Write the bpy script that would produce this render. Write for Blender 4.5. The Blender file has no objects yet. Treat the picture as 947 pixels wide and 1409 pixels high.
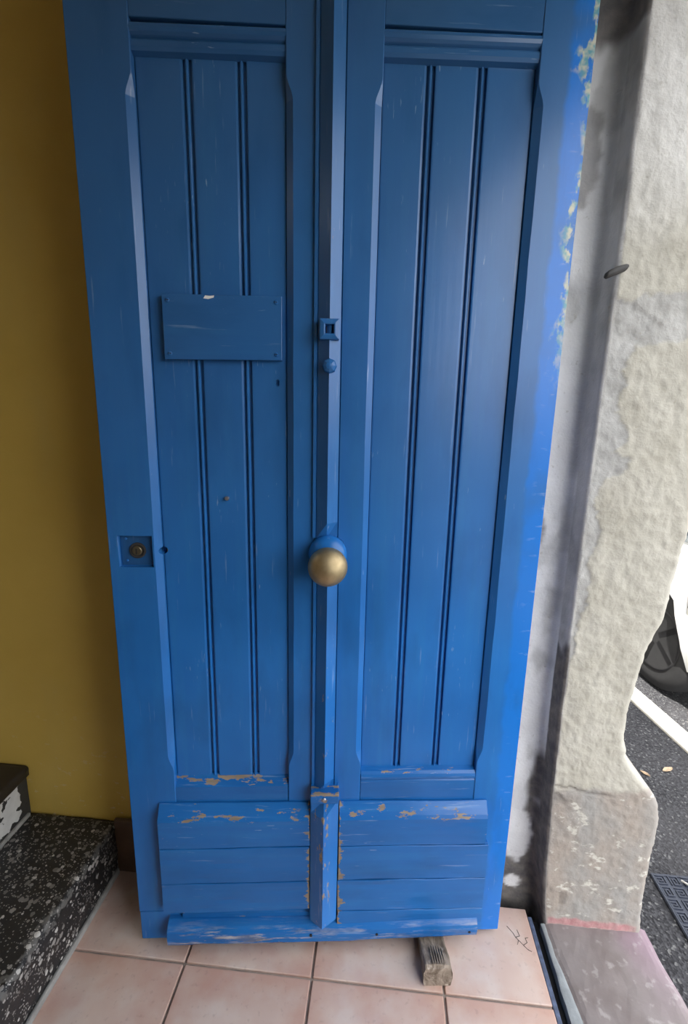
import bpy, bmesh, math, random
from mathutils import Vector, Matrix, noise as mnoise
random.seed(7)
scene = bpy.context.scene
COL = scene.collection

# ------------------------------------------------------------------ camera
cam_data = bpy.data.cameras.new('camera')
cam = bpy.data.objects.new('camera', cam_data); COL.objects.link(cam)
YAW, PITCH, ROLL, FPX = .0833942, .2048634, .0214535, 640.0
fw = Vector((-math.sin(YAW)*math.cos(PITCH), math.cos(YAW)*math.cos(PITCH), -math.sin(PITCH)))
rt = Vector((math.cos(YAW), math.sin(YAW), 0)); up = rt.cross(fw)
r2 = rt*math.cos(ROLL) + up*math.sin(ROLL); u2 = -rt*math.sin(ROLL) + up*math.cos(ROLL)
m = Matrix((r2, u2, -fw)).transposed().to_4x4(); m.translation = Vector((0, 0, 1.40))
cam.matrix_world = m
cam_data.sensor_fit = 'HORIZONTAL'; cam_data.sensor_width = 36.0
cam_data.lens = FPX/947*36.0; cam_data.clip_start = .02; cam_data.clip_end = 300
scene.camera = cam

# ------------------------------------------------------------------ sky, sun, exposure
world = bpy.data.worlds.new('sky'); scene.world = world; world.use_nodes = True
wn = world.node_tree.nodes; wl = world.node_tree.links; wn.clear()
wo = wn.new('ShaderNodeOutputWorld'); bg = wn.new('ShaderNodeBackground'); sky = wn.new('ShaderNodeTexSky')
sky.sky_type = 'NISHITA'; sky.sun_disc = False
sky.sun_elevation = math.radians(62); sky.sun_rotation = math.radians(200); sky.dust_density = 1.5; sky.ozone_density = 1.0
hsv = wn.new('ShaderNodeHueSaturation'); hsv.inputs['Saturation'].default_value = .10
wl.new(sky.outputs[0], hsv.inputs['Color']); wl.new(hsv.outputs[0], bg.inputs[0]); bg.inputs[1].default_value = .34
wl.new(bg.outputs[0], wo.inputs[0])
sun_d = bpy.data.lights.new('sun', 'SUN'); sun = bpy.data.objects.new('sun', sun_d); COL.objects.link(sun)
sun_d.energy = 4.5; sun_d.angle = math.radians(.6); sun_d.color = (1, .96, .88)
sun.rotation_euler = Vector((.16, .45, -1)).to_track_quat('-Z', 'Y').to_euler()
scene.view_settings.view_transform = 'Standard'; scene.view_settings.look = 'None'
scene.view_settings.gamma = 1; scene.view_settings.use_curve_mapping = False
scene.view_settings.exposure = 1.62

# ------------------------------------------------------------------ material helpers
class NT:
    def __init__(s, name):
        s.m = bpy.data.materials.new(name); s.m.use_nodes = True
        s.t = s.m.node_tree; s.t.nodes.clear()
        s.out = s.t.nodes.new('ShaderNodeOutputMaterial'); s.b = s.t.nodes.new('ShaderNodeBsdfPrincipled')
        s.l(s.b.outputs[0], s.out.inputs[0]); s._co = None
    def n(s, t): return s.t.nodes.new(t)
    def l(s, a, b): s.t.links.new(a, b)
    def co(s, scale=(1, 1, 1)):
        if s._co is None: s._co = s.n('ShaderNodeTexCoord')
        mp = s.n('ShaderNodeMapping'); mp.inputs['Scale'].default_value = scale
        s.l(s._co.outputs['Object'], mp.inputs[0]); return mp.outputs[0]
    def noise(s, scale, detail=4, vec=(1, 1, 1), rough=.55, dist=0):
        t = s.n('ShaderNodeTexNoise'); t.inputs['Scale'].default_value = scale; t.inputs['Detail'].default_value = detail
        t.inputs['Roughness'].default_value = rough; t.inputs['Distortion'].default_value = dist
        s.l(s.co(vec), t.inputs['Vector']); return t.outputs['Fac']
    def voro(s, scale, vec=(1, 1, 1), feature='F1', out='Distance', rnd=1.0):
        t = s.n('ShaderNodeTexVoronoi'); t.feature = feature; t.inputs['Scale'].default_value = scale; t.inputs['Randomness'].default_value = rnd
        s.l(s.co(vec), t.inputs['Vector']); return t.outputs[out]
    def ramp(s, f, stops, const=False):
        r = s.n('ShaderNodeValToRGB'); e = r.color_ramp.elements
        if const: r.color_ramp.interpolation = 'CONSTANT'
        while len(e) < len(stops): e.new(.5)
        for k, (p, c) in enumerate(stops):
            e[k].position = p; e[k].color = (c, c, c, 1) if isinstance(c, (int, float)) else (*c, 1)
        s.l(f, r.inputs[0]); return r.outputs[0]
    def val(s, x, sock):
        if isinstance(x, (int, float)): sock.default_value = x
        elif isinstance(x, tuple): sock.default_value = (*x, 1) if len(x) == 3 else x
        else: s.l(x, sock)
    def mix(s, fac, a, b, mode='MIX'):
        x = s.n('ShaderNodeMix'); x.data_type = 'RGBA'; x.blend_type = mode; x.clamp_factor = True
        s.val(fac, x.inputs[0]); s.val(a, x.inputs[6]); s.val(b, x.inputs[7]); return x.outputs[2]
    def math(s, op, a, b=0.0, clamp=False):
        x = s.n('ShaderNodeMath'); x.operation = op; x.use_clamp = clamp
        s.val(a, x.inputs[0]); s.val(b, x.inputs[1]); return x.outputs[0]
    def step(s, f, lo, hi):
        x = s.n('ShaderNodeMapRange'); x.inputs[1].default_value = lo; x.inputs[2].default_value = hi; x.clamp = True
        s.l(f, x.inputs[0]); return x.outputs[0]
    def attr(s, name):
        a = s.n('ShaderNodeAttribute'); a.attribute_name = name; return a
    def axis(s, k):
        x = s.n('ShaderNodeSeparateXYZ'); s.l(s.co(), x.inputs[0]); return x.outputs[k]
    def bump(s, h, strength=.3, dist=.002):
        x = s.n('ShaderNodeBump'); x.inputs['Strength'].default_value = strength; x.inputs['Distance'].default_value = dist
        s.val(h, x.inputs['Height']); s.l(x.outputs[0], s.b.inputs['Normal']); return x
    def fin(s, color, rough=.5, metal=0.0, spec=.5):
        s.val(color, s.b.inputs['Base Color']); s.val(rough, s.b.inputs['Roughness']); s.val(metal, s.b.inputs['Metallic'])
        s.b.inputs['Specular IOR Level'].default_value = spec; return s.m

def blue_paint(name, grain='Z', stile=False, tone=1.0, worn=0.0):
    t = NT(name)
    g = (1, 1, .06) if grain == 'Z' else (.06, 1, 1)
    big = t.noise(3.2, 3); fine = t.noise(120, 3, g); streak = t.noise(38, 4, g)
    c = t.mix(t.step(big, .35, .68), (.011*tone, .120*tone, .395*tone), (.018*tone, .152*tone, .465*tone))
    c = t.mix(t.math('MULTIPLY', t.step(streak, .5, .8), .35), c, (.025, .19, .46))
    grey_up = t.step(t.math('ADD', t.axis(2), t.math('MULTIPLY', t.noise(2.0, 3), .9)), 1.2, 2.7)
    c = t.mix(t.math('MULTIPLY', grey_up, .72), c, (.044, .108, .195))  # greyer blue towards the top of the door
    if stile:
        x = t.axis(0); z = t.axis(2)
        wob = t.math('MULTIPLY', t.math('SUBTRACT', t.noise(14, 3), .5), .035)
        edge = t.step(t.math('ADD', x, wob), .916, .926)
        c = t.mix(t.math('MULTIPLY', edge, t.step(t.noise(6, 3), .25, .5)), c, (.008, .150, .54))
        fl = t.math('MULTIPLY', t.step(t.math('ADD', t.math('ADD', x, t.math('MULTIPLY', t.math('SUBTRACT', t.noise(9, 3), .5), .10)), 0.0), .945, .955), t.step(z, 1.45, 1.62))
        fl = t.math('MULTIPLY', fl, t.step(t.noise(45, 4, (1, 1, .5)), .47, .53))
        c = t.mix(fl, c, t.mix(t.step(t.noise(60, 2), .42, .6), (.12, .30, .33), (.48, .47, .36)))
        rub = t.math('MULTIPLY', t.step(x, .93, .965), t.step(t.noise(70, 4, (.3, 1, 1)), .60, .72))
        c = t.mix(t.math('MULTIPLY', rub, .5), c, (.35, .42, .55))
    grime = t.math('MULTIPLY', t.step(t.noise(11, 5, (1, 1, .35) if grain == 'Z' else (.35, 1, 1)), .50, .72), .40)
    c = t.mix(grime, c, (.010*tone, .070*tone, .200*tone))
    # small pale nicks, sparse
    nick = t.math('MULTIPLY', t.step(t.noise(95, 2, (2.4, 1, .30) if grain == 'Z' else (.30, 1, 2.4)), .70, .73), t.step(t.noise(7, 2), .56, .64))
    c = t.mix(t.math('MULTIPLY', nick, .45), c, (.30, .42, .56))
    wear = t.attr('wear').outputs['Fac']
    wn_ = t.noise(60, 5, (.35, 1, 1) if grain != 'Z' else (1, 1, .3), .65)
    chip = t.step(t.math('ADD', wn_, t.math('MULTIPLY', wear, .36)), .765-worn, .785-worn)
    chip = t.math('MULTIPLY', chip, t.step(wear, .04, .12))
    wood = t.mix(t.noise(90, 4, (.15, 1, 1)), (.11, .08, .055), (.36, .29, .21))
    c = t.mix(chip, c, wood)
    scuff = t.step(t.math('ADD', t.noise(130, 4, g), t.math('MULTIPLY', wear, .10)), .66, .76)
    c = t.mix(t.math('MULTIPLY', scuff, .32), c, (.30, .40, .55))
    sc2 = t.math('MULTIPLY', t.attr('scrape').outputs['Fac'], t.step(t.noise(75, 5, (.10, 1, 1), .7), .50, .60))
    c = t.mix(t.math('MULTIPLY', sc2, .85), c, t.mix(t.step(t.noise(50, 4, (.3, 1, 1)), .4, .6), (.13, .14, .17), (.46, .44, .41)))
    h = t.math('ADD', t.math('MULTIPLY', fine, .35), t.math('ADD', t.math('MULTIPLY', t.noise(30, 4, g), .8), t.math('MULTIPLY', chip, -.8)))
    t.bump(h, .22, .0013)
    r = t.math('ADD', .26, t.math('MULTIPLY', chip, .55))
    return t.fin(c, r, spec=.34)

def simple(name, col, rough=.5, metal=0.0, var=.15, scale=30, bump=.15, dist=.001, vec=(1, 1, 1)):
    t = NT(name); f = t.noise(scale, 4, vec)
    lo = tuple(x*(1-var) for x in col); hi = tuple(min(1, x*(1+var)) for x in col)
    c = t.mix(t.step(f, .3, .7), lo, hi)
    t.bump(t.noise(scale*3, 4, vec), bump, dist); return t.fin(c, rough, metal)

M_paint = blue_paint('blue_paint')
M_paint_x = blue_paint('blue_paint_horizontal', 'X', tone=.88)
M_paint_dark = blue_paint('blue_paint_dark', tone=.5)  # darker tone of the blue, for the recessed lock plate
M_stile_r = blue_paint('blue_paint_retouched', stile=True)
M_iron_blue = blue_paint('blue_painted_iron', tone=1.05)

def m_brass():
    t = NT('worn_brass'); f = t.noise(28, 4)
    c = t.mix(t.step(f, .4, .7), (.50, .40, .24), (.36, .28, .16))
    c = t.mix(t.step(t.noise(55, 2), .66, .72), c, (.14, .10, .05))
    t.bump(t.noise(60, 3), .12, .001)
    return t.fin(c, t.ramp(f, [(.3, .42), (.7, .60)]), 1.0)
M_brass = m_brass()
M_dark = simple('dark_iron', (.03, .028, .027), .7, 0)
M_black = simple('black_void', (.008, .008, .009), .8)
M_steel = simple('screw_steel', (.45, .46, .48), .4, 1.0)
M_lockmetal = simple('old_lock_metal', (.20, .17, .11), .45, .9)

def m_yellow():
    t = NT('yellow_plaster'); f = t.noise(2.4, 5)
    c = t.mix(t.step(f, .3, .7), (.52, .345, .065), (.62, .43, .10))
    c = t.mix(t.math('MULTIPLY', t.step(t.noise(6, 4, (1, 1, .35)), .55, .75), .35), c, (.48, .36, .12))
    z = t.axis(2)
    low = t.math('SUBTRACT', 1.0, t.step(z, .18, .62))
    sc = t.math('MULTIPLY', low, t.step(t.noise(38, 4, (1, 1, 1.6)), .64, .68))
    c = t.mix(t.math('MULTIPLY', sc, .6), c, (.60, .52, .34))
    t.bump(t.math('ADD', t.noise(14, 5), t.math('MULTIPLY', t.noise(160, 3), .25)), .25, .004)
    return t.fin(c, .55, spec=.35)
M_yellow = m_yellow()

def m_plaster():
    t = NT('jamb_plaster'); a = t.attr('zone'); sp = t.n('ShaderNodeSeparateColor'); t.l(a.outputs['Color'], sp.inputs[0])
    peel, dirt_shade, plinth = sp.outputs[0], sp.outputs[1], sp.outputs[2]
    red = t.attr('red').outputs['Fac']; white = t.attr('white').outputs['Fac']
    f = t.noise(9, 5); ff = t.noise(60, 4)
    cream = t.mix(t.step(f, .35, .7), (.39, .37, .315), (.48, .46, .405))
    c = t.mix(white, cream, t.mix(t.step(f, .35, .7), (.66, .655, .65), (.76, .755, .75)))
    grey = t.mix(t.step(t.noise(22, 5), .35, .7), (.33, .325, .31), (.46, .455, .44))
    c = t.mix(peel, c, grey)
    pl = t.mix(t.step(t.noise(11, 5, (1, 1, .5)), .38, .65), (.315, .275, .24), (.29, .28, .265))
    pl = t.mix(t.step(t.noise(26, 5, (1, 1, 1.5)), .60, .66), pl, (.50, .48, .43))
    c = t.mix(plinth, c, pl)
    speck = t.step(ff, .66, .72)
    c = t.mix(t.math('MULTIPLY', speck, .35), c, (.30, .27, .22))
    c = t.mix(dirt_shade, c, t.mix(t.step(t.noise(30, 5), .35, .65), (.055, .05, .05), (.15, .13, .115)))
    c = t.mix(red, c, t.mix(ff, (.33, .12, .135), (.46, .31, .30)))
    t.bump(t.math('ADD', t.noise(40, 6), t.math('MULTIPLY', t.noise(170, 4), .6)), .5, .004)
    return t.fin(c, .85, spec=.2)
M_plaster = m_plaster()

def m_tile():
    t = NT('mottled_pink_tile'); oi = t.n('ShaderNodeObjectInfo'); rnd = oi.outputs['Random']
    ge = t.n('ShaderNodeNewGeometry')
    def wnoise(sc, d, off):
        mp = t.n('ShaderNodeVectorMath'); mp.operation = 'ADD'; t.l(ge.outputs['Position'], mp.inputs[0])
        cb = t.n('ShaderNodeCombineXYZ'); t.l(t.math('MULTIPLY', rnd, off), cb.inputs[0]); t.l(cb.outputs[0], mp.inputs[1])
        n = t.n('ShaderNodeTexNoise'); n.inputs['Scale'].default_value = sc; n.inputs['Detail'].default_value = d
        t.l(mp.outputs[0], n.inputs['Vector']); return n.outputs['Fac']
    c = t.mix(t.step(wnoise(5, 4, 40), .36, .64), (.53, .36, .295), (.63, .49, .42))
    c = t.mix(t.math('MULTIPLY', t.step(wnoise(7, 3, 90), .50, .70), .75), c, (.47, .26, .225))
    c = t.mix(t.math('MULTIPLY', t.step(wnoise(13, 5, 60), .48, .68), .55), c, (.64, .57, .53))
    sx_ = t.n('ShaderNodeSeparateXYZ'); t.l(t.co(), sx_.inputs[0])
    dd = t.math('MAXIMUM', t.math('ABSOLUTE', sx_.outputs[0]), t.math('ABSOLUTE', sx_.outputs[1]))
    dd = t.math('ADD', dd, t.math('MULTIPLY', t.math('SUBTRACT', wnoise(16, 5, 33), .5), .16))
    rim = t.step(dd, .085, .165)
    c = t.mix(t.math('MULTIPLY', rim, .75), t.mix(.30, c, (.64, .56, .52)), (.50, .30, .235))
    c = t.mix(t.math('MULTIPLY', t.step(wnoise(70, 4, 20), .60, .70), .25), c, (.28, .20, .18))
    t.bump(wnoise(60, 4, 10), .12, .002)
    return t.fin(c, .42, spec=.4)
M_tile = m_tile()
M_grout = simple('pale_grout', (.30, .25, .22), .9, 0, .3, 25, .4)

def m_terrazzo(name, base, dens, white):
    t = NT(name)
    d = t.voro(72); rc = t.voro(72, out='Color')
    sp = t.n('ShaderNodeSeparateColor'); t.l(rc, sp.inputs[0])
    size = t.math('MULTIPLY', t.math('GREATER_THAN', sp.outputs[0], 1-dens), t.math('ADD', .16, t.math('MULTIPLY', sp.outputs[1], .36)))
    w = t.math('ADD', d, t.math('MULTIPLY', t.math('SUBTRACT', t.noise(160, 2), .5), .45))
    chip = t.math('LESS_THAN', w, size)
    d2 = t.voro(190); rc2 = t.voro(190, out='Color'); sp2 = t.n('ShaderNodeSeparateColor'); t.l(rc2, sp2.inputs[0])
    chip2 = t.math('LESS_THAN', d2, t.math('MULTIPLY', t.math('GREATER_THAN', sp2.outputs[0], .62), .36))
    mat_col = t.mix(t.noise(18, 4), tuple(x*.6 for x in base), tuple(x*1.5 for x in base))
    cc = t.ramp(sp.outputs[2], [(.0, (.10, .095, .09)), (.45, (.22, .21, .20)), (.8, (white, white*.97, white*.92))])
    c = t.mix(chip2, mat_col, (.24, .23, .22)); c = t.mix(chip, c, cc)
    # worn pale nosing edge
    wear = t.attr('wear').outputs['Fac']
    ws = t.step(t.math('ADD', t.noise(55, 5), t.math('MULTIPLY', wear, .25)), .70, .78)
    c = t.mix(t.math('MULTIPLY', ws, .25), c, (.36, .35, .33))
    t.bump(t.math('ADD', t.noise(45, 4), t.math('MULTIPLY', chip, .3)), .35, .003)
    return t.fin(c, .45, spec=.4)
M_terrazzo = m_terrazzo('black_terrazzo', (.016, .016, .017), .55, .42)
M_treadshade = simple('shaded_black_tread', (.018, .015, .013), .5, 0, .3, 14, .3)  # shadow on the treads put into the colour: near-black, no chips
def m_riser():
    t = NT('chipped_white_riser')
    c = t.mix(t.step(t.noise(14, 5), .35, .7), (.50, .50, .49), (.66, .66, .65))
    wear = t.attr('wear').outputs['Fac']
    ch = t.step(t.math('ADD', t.noise(26, 5), t.math('MULTIPLY', wear, .34)), .60, .62)
    c = t.mix(ch, c, (.03, .03, .03)); t.bump(t.math('ADD', t.noise(30, 4), t.math('MULTIPLY', ch, -.8)), .4, .003)
    return t.fin(c, .6)
M_riser = m_riser()
M_concrete = simple('grey_concrete', (.26, .26, .25), .85, 0, .3, 24, .5, .003)
M_brown = simple('brown_skirting', (.10, .06, .035), .6, 0, .35, 14, .3)
M_ceiling = simple('off_white_ceiling', (.72, .70, .64), .8, 0, .08, 6)

def m_slab():
    t = NT('mauve_threshold_stone')
    c = t.mix(t.step(t.noise(7, 5), .35, .68), (.165, .138, .133), (.235, .21, .207))
    x = t.axis(0); y = t.axis(1)
    st = t.math('MULTIPLY', t.step(t.math('ADD', x, t.math('MULTIPLY', t.noise(9, 4), .14)), .74, .84), t.step(t.math('ADD', y, t.math('MULTIPLY', t.noise(7, 4), .2)), .98, 1.18))
    c = t.mix(t.math('MULTIPLY', st, .55), c, (.27, .165, .23))
    c = t.mix(t.math('MULTIPLY', t.step(t.noise(34, 5), .58, .66), .4), c, (.38, .36, .35))
    t.bump(t.math('ADD', t.noise(16, 5), t.math('MULTIPLY', t.noise(120, 3), .3)), .4, .003)
    return t.fin(c, .62, spec=.4)
M_slab = m_slab()
M_pale = simple('pale_stone_edge', (.25, .27, .28), .75, 0, .15, 40, .5, .002)
M_bluesteel = simple('blue_grey_steel_strip', (.10, .13, .21), .5, .3, .4, 45, .4, .002)

def m_asphalt():
    t = NT('asphalt'); v = t.voro(150, out='Color'); sp = t.n('ShaderNodeSeparateColor'); t.l(v, sp.inputs[0])
    c = t.mix(t.step(sp.outputs[0], .2, .95), (.020, .020, .023), (.062, .062, .068))
    c = t.mix(t.math('MULTIPLY', t.step(t.noise(3, 4), .45, .7), .45), c, (.07, .068, .072))
    c = t.mix(t.math('GREATER_THAN', sp.outputs[1], .95), c, (.13, .13, .13))
    t.bump(t.math('ADD', t.voro(150), t.noise(60, 3)), .7, .004)
    return t.fin(c, .85, spec=.3)
M_asphalt = m_asphalt()
M_kerb = simple('pale_kerb_stone', (.62, .59, .52), .8, 0, .12, 20, .4, .003)
M_rubber = simple('blue_black_rubber', (.030, .036, .055), .5, 0, .2, 60, .3)
M_car = simple('white_car_paint', (.80, .81, .82), .22, 0, .01, 2, 0)
M_glass = simple('tinted_car_glass', (.10, .15, .18), .06, 0, .02, 2, 0)
M_tyre = simple('tyre_rubber', (.035, .035, .037), .75, 0, .1, 40)
M_alloy = simple('dark_wheel_steel', (.06, .06, .065), .5, .6, .05)
M_lamp = simple('dark_lamp_lens', (.10, .10, .12), .15, 0, .05)
M_white = simple('white_paper', (.75, .74, .70), .7, 0, .05)
M_leaf = simple('dry_leaf', (.45, .33, .22), .8, 0, .25, 60)

def m_oldwood():
    t = NT('grey_weathered_wood'); g = t.noise(26, 5, (1, .16, 1), .6, 1.2)
    c = t.mix(t.step(g, .32, .68), (.13, .10, .075), (.40, .335, .275))
    c = t.mix(t.math('MULTIPLY', t.step(t.noise(60, 4, (1, .12, 1)), .60, .70), .7), c, (.58, .51, .43))
    t.bump(g, .8, .006); return t.fin(c, .85, spec=.2)
M_oldwood = m_oldwood()

# ------------------------------------------------------------------ mesh helpers
def obj(name, verts, faces, mat, parent=None, smooth=False, bevel=0.0, attrs=None, seg=2):
    me = bpy.data.meshes.new(name); me.from_pydata([tuple(v) for v in verts], [], faces); me.update()
    bm = bmesh.new(); bm.from_mesh(me); bmesh.ops.recalc_face_normals(bm, faces=bm.faces); bm.to_mesh(me); bm.free()
    if smooth:
        for p in me.polygons: p.use_smooth = True
    if attrs:
        for k, vals in attrs.items():
            if isinstance(vals[0], (tuple, list)):
                a = me.attributes.new(k, 'FLOAT_COLOR', 'POINT'); a.data.foreach_set('color', [x for v in vals for x in (*v, 1.0)])
            else:
                a = me.attributes.new(k, 'FLOAT', 'POINT'); a.data.foreach_set('value', vals)
    me.materials.append(mat)
    o = bpy.data.objects.new(name, me); COL.objects.link(o)
    if parent: o.parent = parent
    if bevel:
        b = o.modifiers.new('edge', 'BEVEL'); b.width = bevel; b.segments = seg; b.limit_method = 'ANGLE'; b.angle_limit = math.radians(35)
    return o
def box(x0, x1, y0, y1, z0, z1):
    v = [(x, y, z) for z in (z0, z1) for y in (y0, y1) for x in (x0, x1)]
    return v, [(0, 2, 3, 1), (4, 5, 7, 6), (0, 1, 5, 4), (2, 6, 7, 3), (0, 4, 6, 2), (1, 3, 7, 5)]
def merge(*parts):
    V, F = [], []
    for v, f in parts:
        k = len(V); V += list(v); F += [tuple(i+k for i in q) for q in f]
    return V, F
def loft(rings, cap=True, closed=True):
    n = len(rings[0]); V = [p for r in rings for p in r]; F = []
    for i in range(len(rings)-1):
        for j in range(n if closed else n-1):
            a, b = i*n+j, i*n+(j+1) % n
            F.append((a, b, b+n, a+n))
    if cap and closed:
        F.append(tuple(range(n-1, -1, -1))); F.append(tuple((len(rings)-1)*n+j for j in range(n)))
    return V, F
def lathe(profile, centre, axis='Y', n=28):
    """profile: list of (distance along axis, radius)"""
    rings = []
    for d, r in profile:
        ring = []
        for k in range(n):
            a = 2*math.pi*k/n; c, s = r*math.cos(a), r*math.sin(a)
            p = {'Y': (c, d, s), 'Z': (c, s, d), 'X': (d, c, s)}[axis]
            ring.append((centre[0]+p[0], centre[1]+p[1], centre[2]+p[2]))
        rings.append(ring)
    return loft(rings)
def empty(name, loc=(0, 0, 0), rz=0):
    o = bpy.data.objects.new(name, None); COL.objects.link(o); o.location = loc; o.rotation_euler = (0, 0, rz); o.empty_display_size = .1; return o
def tag(o, label=None, cat=None, group=None, kind=None):
    if label: o['label'] = label
    if cat: o['category'] = cat
    if group: o['group'] = group
    if kind: o['kind'] = kind
    return o
def cut(o, cutters):
    """boolean difference, applied; cutters are (verts, faces)"""
    tmp = []; bpy.context.view_layer.update(); mw = o.matrix_world.copy()
    for v, f in cutters:
        c = obj('cutter', [mw @ Vector(p) for p in v], f, M_black); tmp.append(c)
        b = o.modifiers.new('cut', 'BOOLEAN'); b.operation = 'DIFFERENCE'; b.object = c; b.solver = 'EXACT'
    dg = bpy.context.evaluated_depsgraph_get(); dg.update()
    me = bpy.data.meshes.new_from_object(o.evaluated_get(dg)); o.modifiers.clear(); o.data = me
    for c in tmp: bpy.data.objects.remove(c, do_unlink=True)
    return o
def nz(x, y=0, z=0): return mnoise.noise(Vector((x, y, z)))
def fbm(x, y, z=0, o=4): return mnoise.fractal(Vector((x, y, z)), 1.0, 2.0, o)
def sstep(a, b, x):
    t = max(0, min(1, (x-a)/(b-a))); return t*t*(3-2*t)
def interp(tab, x):
    if x <= tab[0][0]: return tab[0][1]
    for (a, va), (b, vb) in zip(tab, tab[1:]):
        if x <= b: return va+(vb-va)*(x-a)/(b-a)
    return tab[-1][1]

# ================================================================== THE SETTING
WALL_Y = 1.14       # face of the yellow wall
RX = .4606          # end of the tiled floor
# floor: mortar bed, and each tile its own piece
fl = obj('floor', *box(-3.2, RX-.001, -2.5, WALL_Y, -.15, -.006), M_grout); tag(fl, 'pink mottled ceramic tile floor with pale grout', kind='structure')
PITCH_T, G = .3325, .006
X0, Y0 = -.1330, .9065     # one grout crossing
tile_mesh = {}
for i in range(-5, 2):
    for j in range(-4, 1):
        xa, xb = X0+i*PITCH_T+G/2, X0+(i+1)*PITCH_T-G/2
        ya, yb = Y0+j*PITCH_T+G/2, Y0+(j+1)*PITCH_T-G/2
        xb = min(xb, RX); yb = min(yb, WALL_Y-.002)
        w, h = round(xb-xa, 4), round(yb-ya, 4)
        if w < .02 or h < .02: continue
        if (w, h) not in tile_mesh:
            o = obj('tile', *box(-w/2, w/2, -h/2, h/2, -.008, 0), M_tile, fl, bevel=.0022); tile_mesh[(w, h)] = o.data
        else:
            o = bpy.data.objects.new('tile', tile_mesh[(w, h)]); COL.objects.link(o); o.parent = fl
            b = o.modifiers.new('edge', 'BEVEL'); b.width = .0022; b.segments = 2
        o.location = ((xa+xb)/2, (ya+yb)/2, .0006*nz(i*3.1, j*2.7))

# yellow wall behind the door
def wall_grid(x0, x1, z0, z1, nx, nzz, y, amp):
    V, F = [], []
    for k in range(nzz+1):
        for i in range(nx+1):
            x, z = x0+(x1-x0)*i/nx, z0+(z1-z0)*k/nzz
            V.append((x, y-amp*(fbm(x*2.2, z*2.2, 3)+.35*fbm(x*11, z*11, 5)), z))
    for k in range(nzz):
        for i in range(nx):
            a = k*(nx+1)+i; F.append((a, a+1, a+nx+2, a+nx+1))
    return V, F
wb = merge(wall_grid(-3.2, .306, -.15, 2.75, 110, 100, WALL_Y+.004, .002), box(-3.2, .306, WALL_Y+.012, WALL_Y+.25, -.15, 2.75))
wall_back = obj('wall_back', *wb, M_yellow, smooth=True); tag(wall_back, 'ochre yellow plaster wall behind the blue door', kind='structure')
for n_, b_, l_ in (('wall_left', box(-3.45, -3.2, -2.75, WALL_Y+.25, -.15, 2.75), 'ochre hall wall at the far side of the stairs'),
                   ('wall_front', box(-3.2, .467, -2.75, -2.5, -.15, 2.75), 'pale hall wall opposite the open door')):
    tag(obj(n_, *b_, M_ceiling if n_ == 'wall_front' else M_yellow), l_, kind='structure')
tag(obj('ceiling', *merge(box(-3.45, .467, -2.75, .05, 2.75, 2.95), box(-3.45, .467, .85, WALL_Y+.25, 2.75, 2.95), box(-3.45, -3.05, .05, .85, 2.75, 2.95), box(-2.35, .467, .05, .85, 2.75, 2.95)), M_ceiling), 'plain pale hall ceiling', kind='structure')
bb = obj('baseboard_back', *box(-.775, .300, WALL_Y-.016, WALL_Y-.002, 0, .185), M_brown, bevel=.003); tag(bb, 'dark brown skirting at the foot of the yellow wall', kind='structure')

added_win = obj('added_skylight', *merge(box(-3.05, -3.00, .05, .85, 2.90, 2.98), box(-2.40, -2.35, .05, .85, 2.90, 2.98), box(-3.00, -2.40, .05, .10, 2.90, 2.98), box(-3.00, -2.40, .80, .85, 2.90, 2.98), box(-2.72, -2.68, .10, .80, 2.92, 2.97)), M_ceiling, bevel=.004)  # added, unseen: frame of a ceiling opening that brightens the yellow wall
tag(added_win, 'added unseen skylight frame that lets light onto the stair wall', kind='structure')

# street wall with the door opening: jamb swept from the rebate round to the facade, with peeling plaster
XE = [(0, .500), (.06, .492), (.18, .482), (.45, .472), (.67, .469), (1.2, .467), (1.77, .468), (2.2, .464), (4, .464)]
XO = [(0, .768), (.16, .759), (.26, .760), (.33, .764), (.374, .764), (.41, .756), (.44, .742), (.47, .716), (.50, .690), (.53, .665), (.56, .652), (.60, .645), (.676, .642), (.846, .660), (.924, .686), (.98, .693), (1.13, .706), (1.5, .735), (2.2, .75), (4, .75)]
PEELX = [(.0, .40), (.42, .40), (.50, .465), (.66, .467), (.80, .474), (.92, .486), (1.00, .494), (1.04, .502), (1.07, .496), (1.10, .505), (1.15, .512), (1.17, .505), (1.22, .492), (1.27, .502), (1.285, .545), (1.315, .552), (1.335, .520), (1.36, .545), (1.385, .535), (1.42, .505), (1.50, .508), (1.56, .53), (1.60, .57), (1.64, .52), (1.66, .47), (1.72, .40), (4, .40)]
def jamb_rows():
    zs = []; z = -.15
    while z < 2.36: zs.append(z); z += .0048
    return zs
V, zone, red, white = [], [], [], []
ZS = jamb_rows(); ncol = None
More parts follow.
